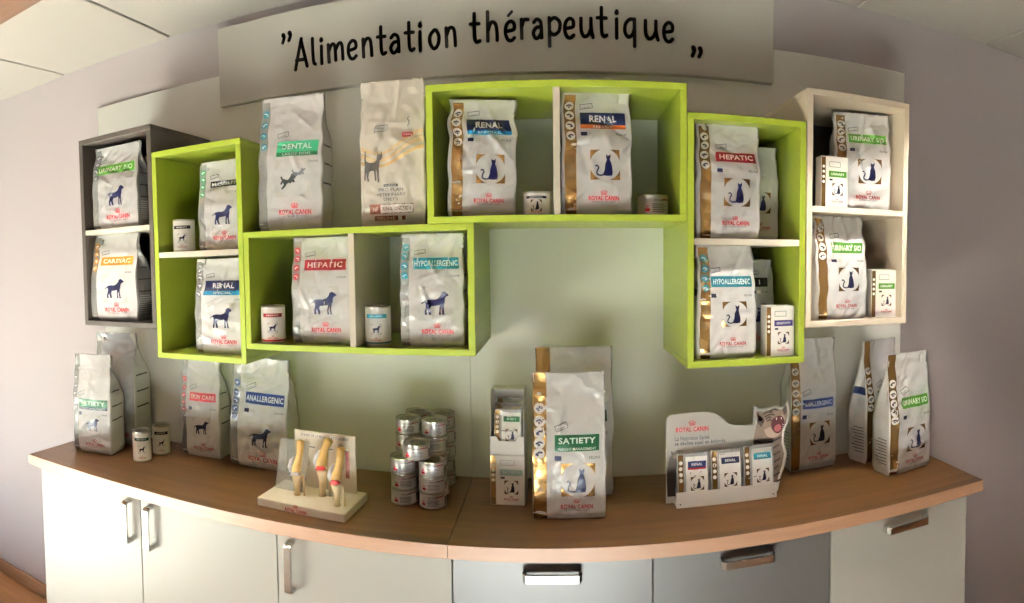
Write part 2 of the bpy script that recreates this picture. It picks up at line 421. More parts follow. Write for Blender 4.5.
    def at_side(s, sgn):
        def fn(q, z):
            """q -1 front .. 1 back"""
            v = min(.9999, max(.0001, z / s.h)); fj = v * s.NV; j = int(fj); tj = fj - j
            def row(j):
                r = [s.front[j][-1]] + s.rt[j] + [s.back[j][0]] if sgn > 0 else [s.front[j][0]] + s.lt[j][::-1] + [s.back[j][-1]]
                f = (q / s.d * 2 + 1) / 2 * s.NS; f = max(0, min(s.NS - .001, f)); i = int(f); t = f - i
                return r[i] * (1 - t) + r[i + 1] * t, r[i + 1] - r[i]
            p0, d0 = row(j); p1, d1 = row(j + 1)
            n = (d0 * (1 - tj) + d1 * tj).cross(p1 - p0); n.normalize()
            if n.x * sgn < 0: n = -n
            return p0 * (1 - tj) + p1 * tj, n
        return fn

def diet_bag(label, loc, yaw, w, h, d, seed, title, band, sub=None, subband=None, animal='cat', lay='short', icons=None, strip=None,
             roll=0., side=None, cat='bag', body=None, size_band=None, sidebars=False, group='veterinary diet bags', lean=0., emblem=True, text_w=None, sidemat=None, sideband=None, **kw):
    t = thing('pet_food_bag', label, cat, loc, group=group, rot=(R(lean), R(roll), R(yaw)))
    B = Bag(w, h, d, seed, **kw); B.mesh(t, body, sidemat)
    fel = animal == 'cat'; strip = strip or (M_GOLD if fel else M_GREY); corner = M_GOLD if fel else M_LGREY
    if fel: s0, s1 = (-.5, -.31) if lay == 'tall' else (-.45, -.29)
    else: s0, s1 = -.495, -.36
    # icon strip
    p = Print(B.at, .0007); p.rect(s0 * w, .005 * h, s1 * w, (.995 if lay == 'tall' else .97) * h, strip); p.level(1)
    zs = (.757, .672, .598, .528, .46) if lay == 'tall' else (.88, .80, .715, .63)
    sx = (s0 + s1) / 2 * w; rr = .40 * (s1 - s0) * w; rnd = random.Random(seed)
    for z in zs:
        p.disc(sx, z * h, rr, icons or (M_WHITE if fel else M_PGREY), 18); p.level(2)
        a = rnd.uniform(-.6, .6); ic = M_NAVY if fel and icons in (None, M_WHITE, M_LGREY) else M_WHITE
        p.stroke([(sx - rr * .5, z * h + a * rr * .4), (sx + rr * .05, z * h + rr * .25), (sx + rr * .5, z * h - a * rr * .4)], rr * .16, ic, False)
        p.disc(sx + rr * a * .5, z * h - rr * .3, rr * .22, ic, 10); p.level(1)
    p.text('VETERINARY', sx, (.30 if lay == 'tall' else .40) * h, (.22 if lay == 'tall' else .27) * h, .09 * w * (1 if fel else .7), pbr('strip_lettering', rgb(74, 54, 26) if fel else rgb(120, 120, 118), .4) if fel else M_PGREY, .0, rot=PI / 2)
    p.build('icon_strip', t)
    # title band
    if title is not None:
        p = Print(B.at, .0009)
        if lay == 'tall': x0, x1, z0, z1, zs = -.195, .415, .508, .585, .477
        else: x0, x1, z0, z1, zs = -.225, .415, .725, .825, .69
        if size_band: x0, x1, z0, z1, zs = size_band
        p.rect(x0 * w, z0 * h, x1 * w, z1 * h, band)
        if subband: p.rect(x0 * w, zs * h, x1 * w, z0 * h, subband)
        p.level(1); tw = text_w or min(.9, .12 * len(title)); bw = (x1 - x0) * w; bh = (z1 - z0) * h
        p.text(title, (x0 + x1) / 2 * w, (z0 + z1) / 2 * h, tw * bw, bh * .52, M_WHITE, .03)
        if sub: p.text(sub, (x0 + x1) / 2 * w, (zs + z0) / 2 * h, min(.86, .075 * len(sub)) * bw, (z0 - zs) * h * .56, M_WHITE, .01)
        p.text('FELINE' if fel else 'CANINE', (x1 - .07) * w, (zs - .045) * h, .15 * w, .018 * h, M_PGREY, .01)
        if fel or lay == 'tall': p.rect(x0 * w, (zs - .062) * h, (x0 + .09) * w, (zs - .03) * h, M_NAVY); p.rect((x0 + .11) * w, (zs - .062) * h, (x0 + .19) * w, (zs - .03) * h, M_LGREY)
        # stamp above the band
        a = R(9 if lay == 'short' else 22); cx, cz = (x0 + .09) * w, z1 * h + .052 * h; c, sn = math.cos(a), math.sin(a)
        sw, sh = .085 * w, .018 * h
        p.ring([(cx + c * i * sw - sn * k * sh, cz + sn * i * sw + c * k * sh) for i, k in ((-1, -1), (1, -1), (1, 1), (-1, 1))], .0009, M_PGREY)
        p.text('VETERINARY', cx, cz - .003, sw * 1.5, sh * .6, M_PGREY, .0, rot=a, sub=False)
        p.build('title_band', t)
    if emblem:
        p = Print(B.at, .0009); ex, ez, e = (.118 if fel else .05, .28 if fel else .30, .46) if lay == 'tall' else ((.12, .40, .42) if fel else (.06, .385, .54))
        p.emblem(ex * w, ez * h, min(e * w, .34 * h), animal, M_NAVY, corner); p.build('animal_emblem', t)
    p = Print(B.at, .0009); p.brand((.10 if fel else .09) * w, (.095 if lay == 'tall' else .135) * h, (.44 if fel else .50) * w); p.build('brand_mark', t)
    # side panel print
    for sg in ([1] if side == 'r' else [-1] if side == 'l' else []):
        fn = B.at_side(sg)
        if sidebars:
            for z in (.34, .48, .62):
                p = Print(fn, .0008); p.rect(-.36 * d, z * h, .36 * d, (z + .012) * h, M_BLACK); p.build('side_bar', t)
        if sideband:
            p = Print(fn, .0008); p.rect(-.42 * d, .56 * h, .42 * d, .62 * h, sideband); p.build('side_band', t)
        p = Print(fn, .0008)
        for k in range(9):
            z = .09 + k * .025; p.rect(-.36 * d, z * h, (.1 + .26 * ((k * 7) % 5) / 5) * d, (z + .007) * h, M_LGREY if not fel else M_PGREY)
        p.build('side_lettering', t)
    return t

# ------------------------------------------------------------------ cans, cartons
def can(label, loc, r, h, band, title, animal, group, yaw=0., low=False, foot=None):
    t = thing('food_can', label, 'can', loc, yaw, group); n = 48
    mb = MB(); mb.lathe([(r * .93, .0), (r, .0022), (r, .004), (r * .985, .0055), (r * .985, h - .0055), (r, h - .004), (r, h - .0015), (r * .96, h - .0002), (r * .93, h - .004), (r * .90, h - .004)], M_TIN, n,
                        mats=[M_TIN] * 3 + [M_CANLAB if not low else M_CANSIL] + [M_TIN] * 5); mb.build('can_body', t, True, angle=40)
    mb = MB(); mb.lathe([(r * .905, h - .0046), (r * .70, h - .0046), (r * .67, h - .0036), (r * .4, h - .0036), (0.0001, h - .0034)][::1], M_TINLID, n)
    mb.tube([(r * .35 * math.cos(a) * .55, r * .1 + r * .35 * math.sin(a), h - .0026) for a in [2 * PI * k / 16 for k in range(17)]], .0009, M_TINLID, 6)
    mb.build('lid', t, True, angle=40)
    rl = r * .985
    def fn(x, z):
        a = x / rl - PI / 2; n = Vector((math.cos(a), math.sin(a), 0)); return n * rl + Vector((0, 0, z)), n
    p = Print(fn, .0004, .004); w = 2 * rl
    if not low:
        p.rect(-w * .42, h * .70, w * .42, h * .80, band); p.level(1); p.text(title, 0, h * .75, w * .5, h * .045, M_WHITE, .02); p.level(0)
        p.emblem(0, h * .42, w * .42, animal, M_NAVY, M_LGREY if animal == 'dog' else M_GOLD)
        p.brand(0, h * .145, w * .4, sub=False)
        if foot: p.rect(-w * .8, h * .055, w * .8, h * .10, foot)
    else:
        p.rect(-w * .36, h * .66, -w * .08, h * .80, M_LGREY); p.text('RECOVERY', w * .05, h * .73, w * .34, h * .10, M_PGREY, .03)
        p.crown(-w * .34, h * .42, w * .14, M_RED); p.rect(-w * .42, h * .22, -w * .26, h * .36, M_RED)
        for k in range(5): p.rect(-w * .18, h * (.2 + k * .085), w * (.22 + .06 * (k % 2)), h * (.235 + k * .085), M_PGREY)
        for k in range(6): p.rect(w * .52, h * (.15 + k * .09), w * .74, h * (.21 + k * .09), M_PGREY)
        p.rect(w * .16, h * .74, w * .48, h * .80, M_ROSE)
    p.build('can_label', t)
    return t
def flat_fn(y):
    return lambda x, z: (Vector((x, y, z)), Vector((0, -1, 0)))
def carton_print(p, w, h, band, title, ico=M_GOLD):
    p.rect(-w * .49, h * .01, -w * .34, h * .985, ico); p.level(1)
    for k in range(4): p.disc(-w * .415, h * (.80 - k * .10), w * .05, M_WHITE, 14)
    p.level(0); p.rect(-w * .22, h * .60, w * .44, h * .72, band); p.level(1); p.text(title, w * .11, h * .66, w * .5, h * .05, M_WHITE, .02); p.level(0)
    p.rect(-w * .2, h * .53, -w * .08, h * .565, M_NAVY)
    p.emblem(w * .11, h * .36, w * .40, 'cat', M_NAVY, M_GOLD); p.brand(w * .11, h * .12, w * .42)
def carton(label, loc, w, h, d, band, title, yaw=0., ico=M_GOLD, group='small diet cartons'):
    t = thing('sachet_carton', label, 'carton', loc, yaw, group)
    mb = MB(); mb.box((-w / 2, -d / 2, 0), (w / 2, d / 2, h), M_CARD, .0012); mb.build('box_body', t)
    mb = MB(); mb.box((-w / 2 + .001, -d / 2 + .001, h), (w / 2 - .001, d / 2, h + .0012), M_CARD, .0004); mb.build('top_flap', t)
    p = Print(flat_fn(-d / 2), .0004, .02); carton_print(p, w, h, band, title, ico)
    a = R(0); p.ring([(-w * .2, h * .80), (w * .2, h * .80), (w * .2, h * .90), (-w * .2, h * .90)], .0006, M_PGREY)
    p.build('front_print', t)
    return t
def sachet(label, loc, w, h, band, sub, yaw=0., lean=0., group=None, title='RENAL'):
    t = thing('food_sachet', label, 'sachet', loc, group=group, rot=(R(lean), 0, yaw))
    B = Bag(w, h, .018, hash(label) % 97 if False else len(label), v0=.5, wr=.35, pinch=.9); B.mesh(t, M_BAGS)
    p = Print(B.at, .0006, .012); p.rect(-w * .47, h * .02, -w * .30, h * .97, M_GOLD); p.level(1)
    for k in range(4): p.disc(-w * .385, h * (.82 - k * .11), w * .06, M_WHITE, 12)
    p.level(0); p.rect(-w * .23, h * .05, w * .46, h * .93, M_WHITE); p.level(1)
    p.rect(-w * .16, h * .72, w * .42, h * .84, band)
    if sub: p.rect(-w * .16, h * .685, w * .42, h * .72, sub)
    p.emblem(w * .13, h * .42, w * .42, 'cat', M_NAVY, M_GOLD); p.brand(w * .13, h * .15, w * .42, M_ROSE, False)
    p.level(2); p.text(title, w * .13, h * .78, w * .34, h * .05, M_WHITE, .02); p.build('sachet_print', t)
    return t

# ================================================================== THE ROOM
FZ = -.03; CZ = 2.574; WY = 1.932
mb = MB(); mb.box((-4.2, -1.9, FZ - .1), (4.2, 2.1, FZ), M_FLOOR, 0); struct('floor', mb)
mb = MB(); mb.box((-4.2, WY, FZ), (4.2, WY + .12, 3.0), M_WALL, 0); struct('wall_back', mb)
mb = MB(); mb.box((-4.3, -1.9, FZ), (-4.2, 2.05, 3.0), M_WALLD, 0); struct('wall_left', mb)
mb = MB(); mb.box((4.2, -1.9, FZ), (4.3, 2.05, 3.0), M_WALLD, 0); struct('wall_right', mb)
# front wall (behind the viewer) with glazed openings that let the low sun reach the floor
mb = MB(); OPEN = [(-3.5, -2.0, .62, 2.2), (-.66, .36, .62, 1.56)]; xs = [-4.2] + [a for o in OPEN for a in o[:2]] + [4.2]; WF, WI = -2.0, -1.9
for i in range(0, len(xs), 2): mb.box((xs[i], WF, FZ), (xs[i + 1], WI, 3.0), M_WALLD, 0)
for a, b, WB, WT in OPEN: mb.box((a, WF, WT), (b, WI, 3.0), M_WALLD, 0); mb.box((a, WF, FZ), (b, WI, WB), M_WALLD, 0)
struct('wall_front', mb)
for k, (a, b, WB, WT) in enumerate(OPEN):
    mb = MB(); f = .05; y0, y1 = WF + .02, WI - .02
    mb.box((a, y0, WB), (a + f, y1, WT), M_SKIRT); mb.box((b - f, y0, WB), (b, y1, WT), M_SKIRT)
    mb.box((a + f, y0, WB), (b - f, y1, WB + f), M_SKIRT); mb.box((a + f, y0, WT - f), (b - f, y1, WT), M_SKIRT)
    mb.box(((a + b) / 2 - .03, y0 + .005, WB + f), ((a + b) / 2 + .03, y1 - .005, WT - f), M_SKIRT); struct('window_%d' % (k + 1), mb)
# ceiling: mineral tiles in a grid, a timber beam in front of them
mb = MB(); X0, PX, PY = -1.43 - 5 * .62, .62, .62; g = .006
mb.box((-4.2, -1.9, CZ + .012), (4.2, 2.05, CZ + .1), M_CGAP, 0)
y = WY + .02
while y > 1.34:
    y2 = max(y - PY, 1.33)
    for i in range(13):
        xa, xb = max(-4.2, X0 + i * PX + g), min(4.2, X0 + (i + 1) * PX - g)
        if xb > xa: mb.box((xa, y2 + g, CZ), (xb, y - g, CZ + .012), M_CEIL, .003)
    y -= PY
mb.box((-4.2, -1.9, CZ), (4.2, 1.20, CZ + .012), M_BEAM, 0)
struct('ceiling', mb)
mb = MB(); mb.box((-4.2, 1.20, CZ - .012), (4.2, 1.325, CZ + .012), M_BEAM, .002); struct('trim_1', mb)
mb = MB(); mb.box((-4.2, WY - .014, FZ), (-1.79, WY, FZ + .072), M_SKIRT, .003); mb.box((1.25, WY - .014, FZ), (4.2, WY, FZ + .072), M_SKIRT, .003); struct('baseboard_back', mb)
# white cladding boards behind the furniture
for k, (a, b) in enumerate(((-1.835, -.2855), (-.2845, 1.257))):
    mb = MB(); mb.box((a, 1.916, .85), (b, WY - .0005, 2.369), M_PANEL, .0015); struct('trim_%d' % (k + 2), mb)

# sign board with its hand-drawn lettering
t = thing('lettered_sign', 'long white wall sign with black hand lettered words Alimentation thérapeutique', 'sign', (-.2315, 1.8985, 2.245))
mb = MB(); mb.box((-.9485, -.009, 0), (.9485, .0165, .285), M_SIGN, .0015); mb.build('sign_board', t)
GL = {  # strokes in a box of unit x-height: x width is given per letter
 'A': [[(0, -.12), (.12, .30), (.55, 1.62)], [(.52, 1.55), (.78, .7), (1, -.02)], [(.1, .42), (.85, .40)]],
 'l': [[(.2, 1.5), (.25, .7), (.4, .12), (.75, .0)]],
 'i': [[(.5, 1.0), (.5, .5), (.52, .0)], [(.5, 1.42), (.51, 1.43)]],
 'm': [[(.05, 1.0), (.08, .0)], [(.08, .62), (.28, .98), (.46, .85), (.5, .05)], [(.5, .62), (.72, .98), (.9, .85), (.95, .05)]],
 'e': [[(.12, .50), (.55, .53), (.88, .62), (.85, .92), (.5, 1.02), (.15, .8), (.08, .4), (.3, .06), (.62, .0), (.9, .14)]],
 'n': [[(.1, 1.0), (.14, .0)], [(.14, .6), (.4, .98), (.75, .92), (.86, .5), (.9, .02)]],
 't': [[(.40, 1.52), (.40, .8), (.44, .2), (.62, .0), (.9, .06)], [(.02, .98), (.85, .97)]],
 'a': [[(.15, .86), (.45, 1.02), (.8, .88), (.88, .5), (.9, .04)], [(.86, .6), (.4, .58), (.1, .3), (.3, .02), (.6, .06), (.88, .3)]],
 'o': [[(.5, 1.0), (.15, .75), (.1, .35), (.45, .0), (.82, .2), (.92, .62), (.7, .95), (.5, 1.0)]],
 'h': [[(.1, 1.55), (.1, .0)], [(.12, .55), (.4, .98), (.75, .9), (.88, .5), (.9, .02)]],
 'r': [[(.15, 1.0), (.18, .0)], [(.18, .6), (.45, .96), (.9, .98)]],
 'p': [[(.12, 1.0), (.14, -.5)], [(.14, .82), (.5, 1.0), (.88, .75), (.82, .3), (.45, .1), (.16, .25)]],
 'u': [[(.1, 1.0), (.12, .35), (.35, .04), (.66, .16), (.86, .5)], [(.84, 1.0), (.86, .4), (1.0, .0)]],
 'q': [[(.86, 1.0), (.5, 1.0), (.15, .72), (.12, .3), (.4, .06), (.72, .2), (.86, .45)], [(.88, 1.02), (.9, -.42)]],
}
lets = [('A', -.868, -.824, 2.333), ('l', -.806, -.789, 2.334), ('i', -.779, -.761, 2.332), ('m', -.748, -.690, 2.333), ('e', -.676, -.643, 2.332), ('n', -.625, -.588, 2.333),
        ('t', -.572, -.541, 2.334), ('a', -.530, -.496, 2.333), ('t', -.478, -.446, 2.336), ('i', -.438, -.419, 2.333), ('o', -.400, -.364, 2.334), ('n', -.347, -.310, 2.337),
        ('t', -.266, -.233, 2.344), ('h', -.214, -.177, 2.345), ('e', -.157, -.123, 2.343), ('r', -.108, -.081, 2.349), ('a', -.070, -.038, 2.347), ('p', -.022, .021, 2.352), ('e', .029, .062, 2.348),
        ('u', .078, .120, 2.350), ('t', .133, .166, 2.354), ('i', .185, .203, 2.350), ('q', .216, .255, 2.351), ('u', .281, .326, 2.350), ('e', .342, .376, 2.347)]
mb = MB(); XH = .058
def sign_poly(q):
    f = [(x + .2315, -.0105, z - 2.245) for x, z in q]; ar = sum(q[i][0] * q[(i + 1) % len(q)][1] - q[(i + 1) % len(q)][0] * q[i][1] for i in range(len(q)))
    if ar < 0: f.reverse()
    mb.poly(f, M_INK)
    for i in range(len(f)):
        a, b = f[i], f[(i + 1) % len(f)]; mb.poly([a, b, (b[0], -.009, b[2]), (a[0], -.009, a[2])][::-1], M_INK)
for ch, x0, x1, z0 in lets:
    for st in GL[ch]:
        for q in stroke_polys([(x0 + a * (x1 - x0), z0 + b * XH) for a, b in st], .0057 if ch != 'A' else .0060): sign_poly(q)
    if ch == 'i':
        for q in stroke_polys([((x0 + x1) / 2, z0 + XH * 1.34), ((x0 + x1) / 2 + .0005, z0 + XH * 1.34)], .0072): sign_poly(q)
for q in stroke_polys([(-.145, 2.420), (-.134, 2.432)], .0045): sign_poly(q)
for x, z in ((-.912, 2.452), (-.888, 2.456), (.441, 2.334), (.463, 2.333)):
    for q in stroke_polys([(x, z), (x + .004, z - .008), (x - .003, z - .026)], .0058): sign_poly(q)
    for q in stroke_polys([(x, z), (x + .001, z - .003)], .0076): sign_poly(q)
mb.build('sign_lettering', t)

# ------------------------------------------------------------------ base cabinets and worktops
CT = .941; TT = .037; FY = 1.443; KY = 1.478; CT0 = CT - TT
def bar_handle(parent, c, length, vertical):
    mb = MB(); L = length / 2; o = .03; pts = []
    for a, y in ((-L, 0), (-L, -o * .75), (-L + .006, -o), (L - .006, -o), (L, -o * .75), (L, 0)):
        pts.append((c[0], c[1] + y, c[2] + a) if vertical else (c[0] + a, c[1] + y, c[2]))
    W, T = .011, .004
    # flat steel strip bent into a bow
    for i in range(len(pts) - 1):
        a, b = Vector(pts[i]), Vector(pts[i + 1]); d = (b - a).normalized(); wv = Vector((1, 0, 0)) if vertical else Vector((0, 0, 1)); nv = d.cross(wv).normalized()
        cs = [a + wv * W * s1 + nv * T * s2 - d * T * .5 for s1, s2 in ((-1, -1), (1, -1), (1, 1), (-1, 1))]; ce = [v + (b - a) + d * T for v in cs]
        bm = bmesh.new(); vs = [bm.verts.new(v) for v in cs + ce]
        for f in ((0, 1, 2, 3), (7, 6, 5, 4), (0, 4, 5, 1), (1, 5, 6, 2), (2, 6, 7, 3), (3, 7, 4, 0)): bm.faces.new([vs[k] for k in f])
        bmesh.ops.recalc_face_normals(bm, faces=bm.faces); bmesh.ops.bevel(bm, geom=list(bm.edges), offset=.001, segments=1, affect='EDGES'); bm.verts.index_update(); mb.bmesh_in(bm, M_STEEL)
    return mb.build('handle', parent)
SEAM = [-1.789, -1.281, -.776, -.275, .241, .746, 1.243]
def cabinet(x0, x1, label, kind):
    t = thing('base_cabinet', label, 'cabinet', ((x0 + x1) / 2, 1.69, FZ), group='row of base cabinets')
    w = (x1 - x0) / 2; g = .0015; zt = CT0 - FZ; yb = 1.912 - 1.69; yf = KY + .018 - 1.69; df = KY - 1.69
    mb = MB()
    mb.box((-w + .0004, yf, .08), (-w + .018, yb, zt), M_CARC); mb.box((w - .018, yf, .08), (w - .0004, yb, zt), M_CARC)
    mb.box((-w + .018, yf, .08), (w - .018, yb, .098), M_CARC); mb.box((-w + .018, yf, zt - .018), (w - .018, yb, zt), M_CARC); mb.box((-w + .018, yb - .006, .098), (w - .018, yb, zt - .018), M_CARC)
    mb.build('carcass', t)
    mb = MB(); mb.box((-w, yf + .04, 0), (w, yf + .056, .08), M_CARC); mb.build('plinth', t)
    if kind[0] == 'door':
        n = kind[1]; dw = 2 * w / n
        for k in range(n):
            mb = MB(); a = -w + k * dw; mb.box((a + g, df, .085), (a + dw - g, df + .018, zt - .004), M_DOOR, .0015); d = mb.build('door', t)
            hx = a + dw - .047 if (n == 2 and k == 0) else a + .047
            bar_handle(d, (hx, df, .838), .135, True)
    else:
        m = kind[1]; zs = [.085, .43, zt - .004]
        for k in (1, 0):
            mb = MB(); mb.box((-w + g, df, zs[k] + g), (w - g, df + .018, zs[k + 1] - g), m, .0015); d = mb.build('drawer', t)
            bar_handle(d, (0.0, df, zs[k + 1] - .040), .142, False)
    return t
cabinet(SEAM[0], SEAM[2], 'white base cabinet with two doors and paired upright handles', ('door', 2))
cabinet(SEAM[2], SEAM[3], 'white single door base cabinet with one upright handle', ('door', 1))
cabinet(SEAM[3], SEAM[4], 'grey drawer cabinet next to the white cabinet with upright handle', ('drawer', M_DRAWER))
cabinet(SEAM[4], SEAM[5], 'grey drawer cabinet next to the white drawer cabinet', ('drawer', M_DRAWER))
cabinet(SEAM[5], SEAM[6], 'white drawer cabinet with a horizontal handle, end of the row', ('drawer', M_DOOR))
for x0, x1, lab in ((-1.822, -.2805, 'brown wood worktop length carrying the knee model and tin stacks'), (-.2795, 1.282, 'brown wood worktop length carrying the kitten display and big cat bag')):
    cx = (x0 + x1) / 2; w = (x1 - x0) / 2
    t = thing('worktop', lab, 'worktop', (cx, 1.68, CT0), group='lengths of brown worktop')
    mb = MB(); mb.box((-w, FY + .002 - 1.68, 0), (w, 1.915 - 1.68, TT), M_TOP, .001); mb.build('top_board', t)
    mb = MB(); mb.box((-w, FY - 1.68, .0004), (w, FY + .002 - 1.68, TT - .0003), M_TOPE, .0006); mb.build('front_edging', t)

# ------------------------------------------------------------------ cube shelves
BY0, BY1 = 1.55, 1.914; T = .018; U = .342
def cube(x0, z0, w, h, mat, div, divmat, backmat, label):
    t = thing('cube_shelf', label, 'shelf', (x0 + w / 2, BY1, z0), group='wall cube shelves')
    a = w / 2; f = BY0 - BY1
    mb = MB()
    mb.box((-a, f, 0), (a, 0, T), mat, .001); mb.box((-a, f, h - T), (a, 0, h), mat, .001)
    mb.box((-a, f, T), (-a + T, 0, h - T), mat, .001); mb.box((a - T, f, T), (a, 0, h - T), mat, .001); mb.build('frame', t)
    mb = MB(); mb.box((-a + T, -.006, T), (a - T, -.0005, h - T), backmat, 0); mb.build('back_panel', t)
    mb = MB()
    if div == 'h': mb.box((-a + T, f + .001, h / 2 - T / 2), (a - T, -.006, h / 2 + T / 2), divmat, .001); mb.build('inner_shelf', t)
    else: mb.box((-T / 2, f + .001, T), (T / 2, -.006, h - T), divmat, .001); mb.build('divider', t)
    return t
cube(-1.586, 1.452, U, .684, M_GRDARK, 'h', M_SHELFW, M_BACKD, 'tall dark grey two tier cube shelf, the only grey one')
cube(-1.243, 1.356, U, .684, M_GREEN, 'h', M_SHELFW, M_GREEN, 'tall lime green two tier cube shelf next to the dark grey shelf')
cube(-.900, 1.403, .684, .353, M_GREEN, 'v', M_SHELFW, M_BACKW, 'wide lime green cube shelf holding two bags and two upright cans')
cube(-.340, 1.7565, .685, .364, M_GREEN, 'v', M_SHELFW, M_BACKW, 'wide lime green cube shelf just below the lettered sign')
cube(.347, 1.362, U, .684, M_GREEN, 'h', M_SHELFW, M_GREEN, 'tall lime green two tier cube shelf beside the cream shelf')
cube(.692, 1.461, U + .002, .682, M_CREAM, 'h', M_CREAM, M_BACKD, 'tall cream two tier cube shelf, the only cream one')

# ------------------------------------------------------------------ bags in and on the shelves
FD, FL2 = 1.452 + T, 1.452 + .342 + T / 2
diet_bag('white bag with green band and blue dog, upper tier of dark grey shelf', (-1.436, 1.624, 1.803), 0, .215, .298, .10, 11, 'URINARY S/O', M_LGRN, animal='dog', side='r', sidebars=True, sidemat=M_GREY, v0=.55, size_band=(-.40, .42, .66, .77, .63))
diet_bag('white bag with orange band and blue dog, lower tier of dark grey shelf', (-1.462, 1.630, 1.470), 3, .205, .304, .11, 12, 'CARDIAC', M_ORNG, animal='dog', side='r', sidebars=True, sidemat=M_GREY, v0=.5, fold=25, fold_at=.85, size_band=(-.30, .42, .66, .76, .62), icons=M_ORNG, slump=.05)
diet_bag('white bag with black band and blue dog in a tall green shelf', (-1.004, 1.637, 1.707), 1, .165, .285, .09, 13, 'MOBILITY', M_BLACK, animal='dog', size_band=(-.26, .46, .70, .77, .68), v0=.5, wr=1.3, icons=M_MINT)
diet_bag('white bag with navy band over blue stripe and blue dog in a tall green shelf', (-1.022, 1.637, 1.374), 2, .180, .306, .09, 14, 'RENAL', M_DNAVY, sub='SPECIAL', subband=M_CYAN, animal='dog', size_band=(-.30, .46, .665, .77, .62), v0=.5, wr=1.3)
diet_bag('white bag with mint green band and two running dogs, standing on green shelf', (-.769, 1.648, 1.7568), 2, .203, .400, .095, 15, 'DENTAL', M_MINT, sub='LARGE DOG', subband=M_DGRN, animal='jump', strip=M_GREY, icons=M_TEAL, roll=1.5, side='r', sidebars=True, sidemat=M_LGREY, size_band=(-.20, .44, .575, .655, .545), v0=.55)
diet_bag('white cat bag with navy band over blue stripe just below the sign', (-.207, 1.640, 1.7745), 9, .182, .317, .09, 16, 'RENAL', M_DNAVY, sub='SPECIAL', subband=M_CYAN, side='l', roll=1.2, wr=1.2, icons=M_WHITE)
diet_bag('white cat bag with navy band over orange stripe just below the sign', (.107, 1.637, 1.7745), 2, .188, .332, .09, 17, 'RENAL', M_DNAVY, sub='SELECT', subband=M_DORNG, wr=1.3)
diet_bag('white cat bag with dark red band, upper tier of tall green shelf', (.469, 1.622, 1.713), 0, .180, .318, .09, 18, 'HEPATIC', M_DRED, wr=1.2, size_band=(-.20, .44, .66, .745, .63), icons=M_WHITE)
diet_bag('white bag half hidden behind the cat bag with dark red band', (.588, 1.743, 1.713), 0, .150, .284, .08, 19, None, None)
diet_bag('white cat bag with teal band, lower tier of tall green shelf', (.464, 1.622, 1.380), 1, .165, .312, .09, 20, 'HYPOALLERGENIC', M_TEAL, icons=M_TEAL, wr=1.3, size_band=(-.28, .44, .64, .735, .61), slump=.05, fold=18, fold_at=.8, side='l', sideband=M_DNAVY)
diet_bag('greyish bag half hidden behind the cat bag with teal band', (.576, 1.743, 1.380), 0, .150, .275, .08, 21, ' -', M_BLACK, body=M_BAGS, size_band=(.02, .38, .70, .80, .69), text_w=.05)
diet_bag('white cat bag with green band, upper tier of cream shelf', (.921, 1.664, 1.8115), -12, .182, .302, .09, 22, 'URINARY S/O', M_LGRN, wr=1.8, size_band=(-.24, .44, .69, .785, .66), v0=.5)
diet_bag('crumpled white cat bag with green band, lower tier of cream shelf', (.821, 1.622, 1.479), 0, .168, .30, .09, 23, 'URINARY S/O', M_LGRN, wr=2.0, size_band=(-.20, .44, .66, .76, .63), fold=35, fold_at=.72, v0=.45)
diet_bag('white dog bag with red band in the wide green shelf', (-.671, 1.640, 1.421), 0, .182, .312, .09, 24, 'HEPATIC', M_DRED, animal='dog', icons=M_ROSE, size_band=(-.28, .43, .69, .79, .67), wr=1.2)
diet_bag('white dog bag with teal band in the wide green shelf', (-.343, 1.640, 1.421), 1, .176, .312, .09, 25, 'HYPOALLERGENIC', M_TEAL, animal='dog', icons=M_TEAL, size_band=(-.28, .43, .685, .785, .67), text_w=.95, side='r', sidebars=True, sidemat=M_LGREY, wr=1.2)

# the cat food bag with the beige ribbon
t = thing('pet_food_bag', 'cream bag with walking grey cat, beige ribbon and brown box, on green shelf', 'bag', (-.450, 1.648, 1.7568), rz=R(1), group='veterinary diet bags')
w, h = .184, .408; B = Bag(w, h, .09, 31, v0=.55, wr=1.0); B.mesh(t, M_BAGW)
p = Print(B.at, .0008)
for k, (z, am, wd, m) in enumerate(((.55, .05, .026, M_SWIRL), (.50, .045, .024, M_SWIRL), (.455, .04, .02, M_SWIRL2), (.52, .055, .006, M_SWIRL2), (.475, .05, .005, M_BAGW))):
    up = [(x * w, (z - am * math.cos((x + .15) * 5.2) + .06 * x + wd * (.5 + .6 * abs(x + .1))) * h) for x in [-.49 + .98 * i / 22 for i in range(23)]]
    dn = [(x * w, (z - am * math.cos((x + .15) * 5.2) + .06 * x - wd * .4) * h) for x in [.49 - .98 * i / 22 for i in range(23)]]
    p.level(k % 3); p.poly(up + dn, m)
p.build('ribbon_print', t)
p = Print(B.at, .0024); p.shape(WALKCAT, -.44 * w, .30 * h, .31 * w, .22 * h, M_FUR); p.build('animal_print', t)
p = Print(B.at, .0009)
p.rect(-.13 * w, .268 * h, .09 * w, .284 * h, M_BLACK); p.level(1); p.text('PURINA', -.02 * w, .276 * h, .18 * w, .009 * h, M_WHITE, .02); p.level(0)
p.text('PRO PLAN', -.02 * w, .247 * h, .38 * w, .022 * h, M_PGREY, .01); p.text('VETERINARY', -.02 * w, .213 * h, .46 * w, .022 * h, M_PGREY, .01); p.text('DIETS', -.02 * w, .181 * h, .22 * w, .020 * h, M_PGREY, .01)
p.build('brand_mark', t)
p = Print(B.at, .0009); p.rect(-.36 * w, .088 * h, .32 * w, .148 * h, M_WHITE); p.ring([(-.36 * w, .088 * h), (.32 * w, .088 * h), (.32 * w, .148 * h), (-.36 * w, .148 * h)], .0011, M_BROWN); p.level(1)
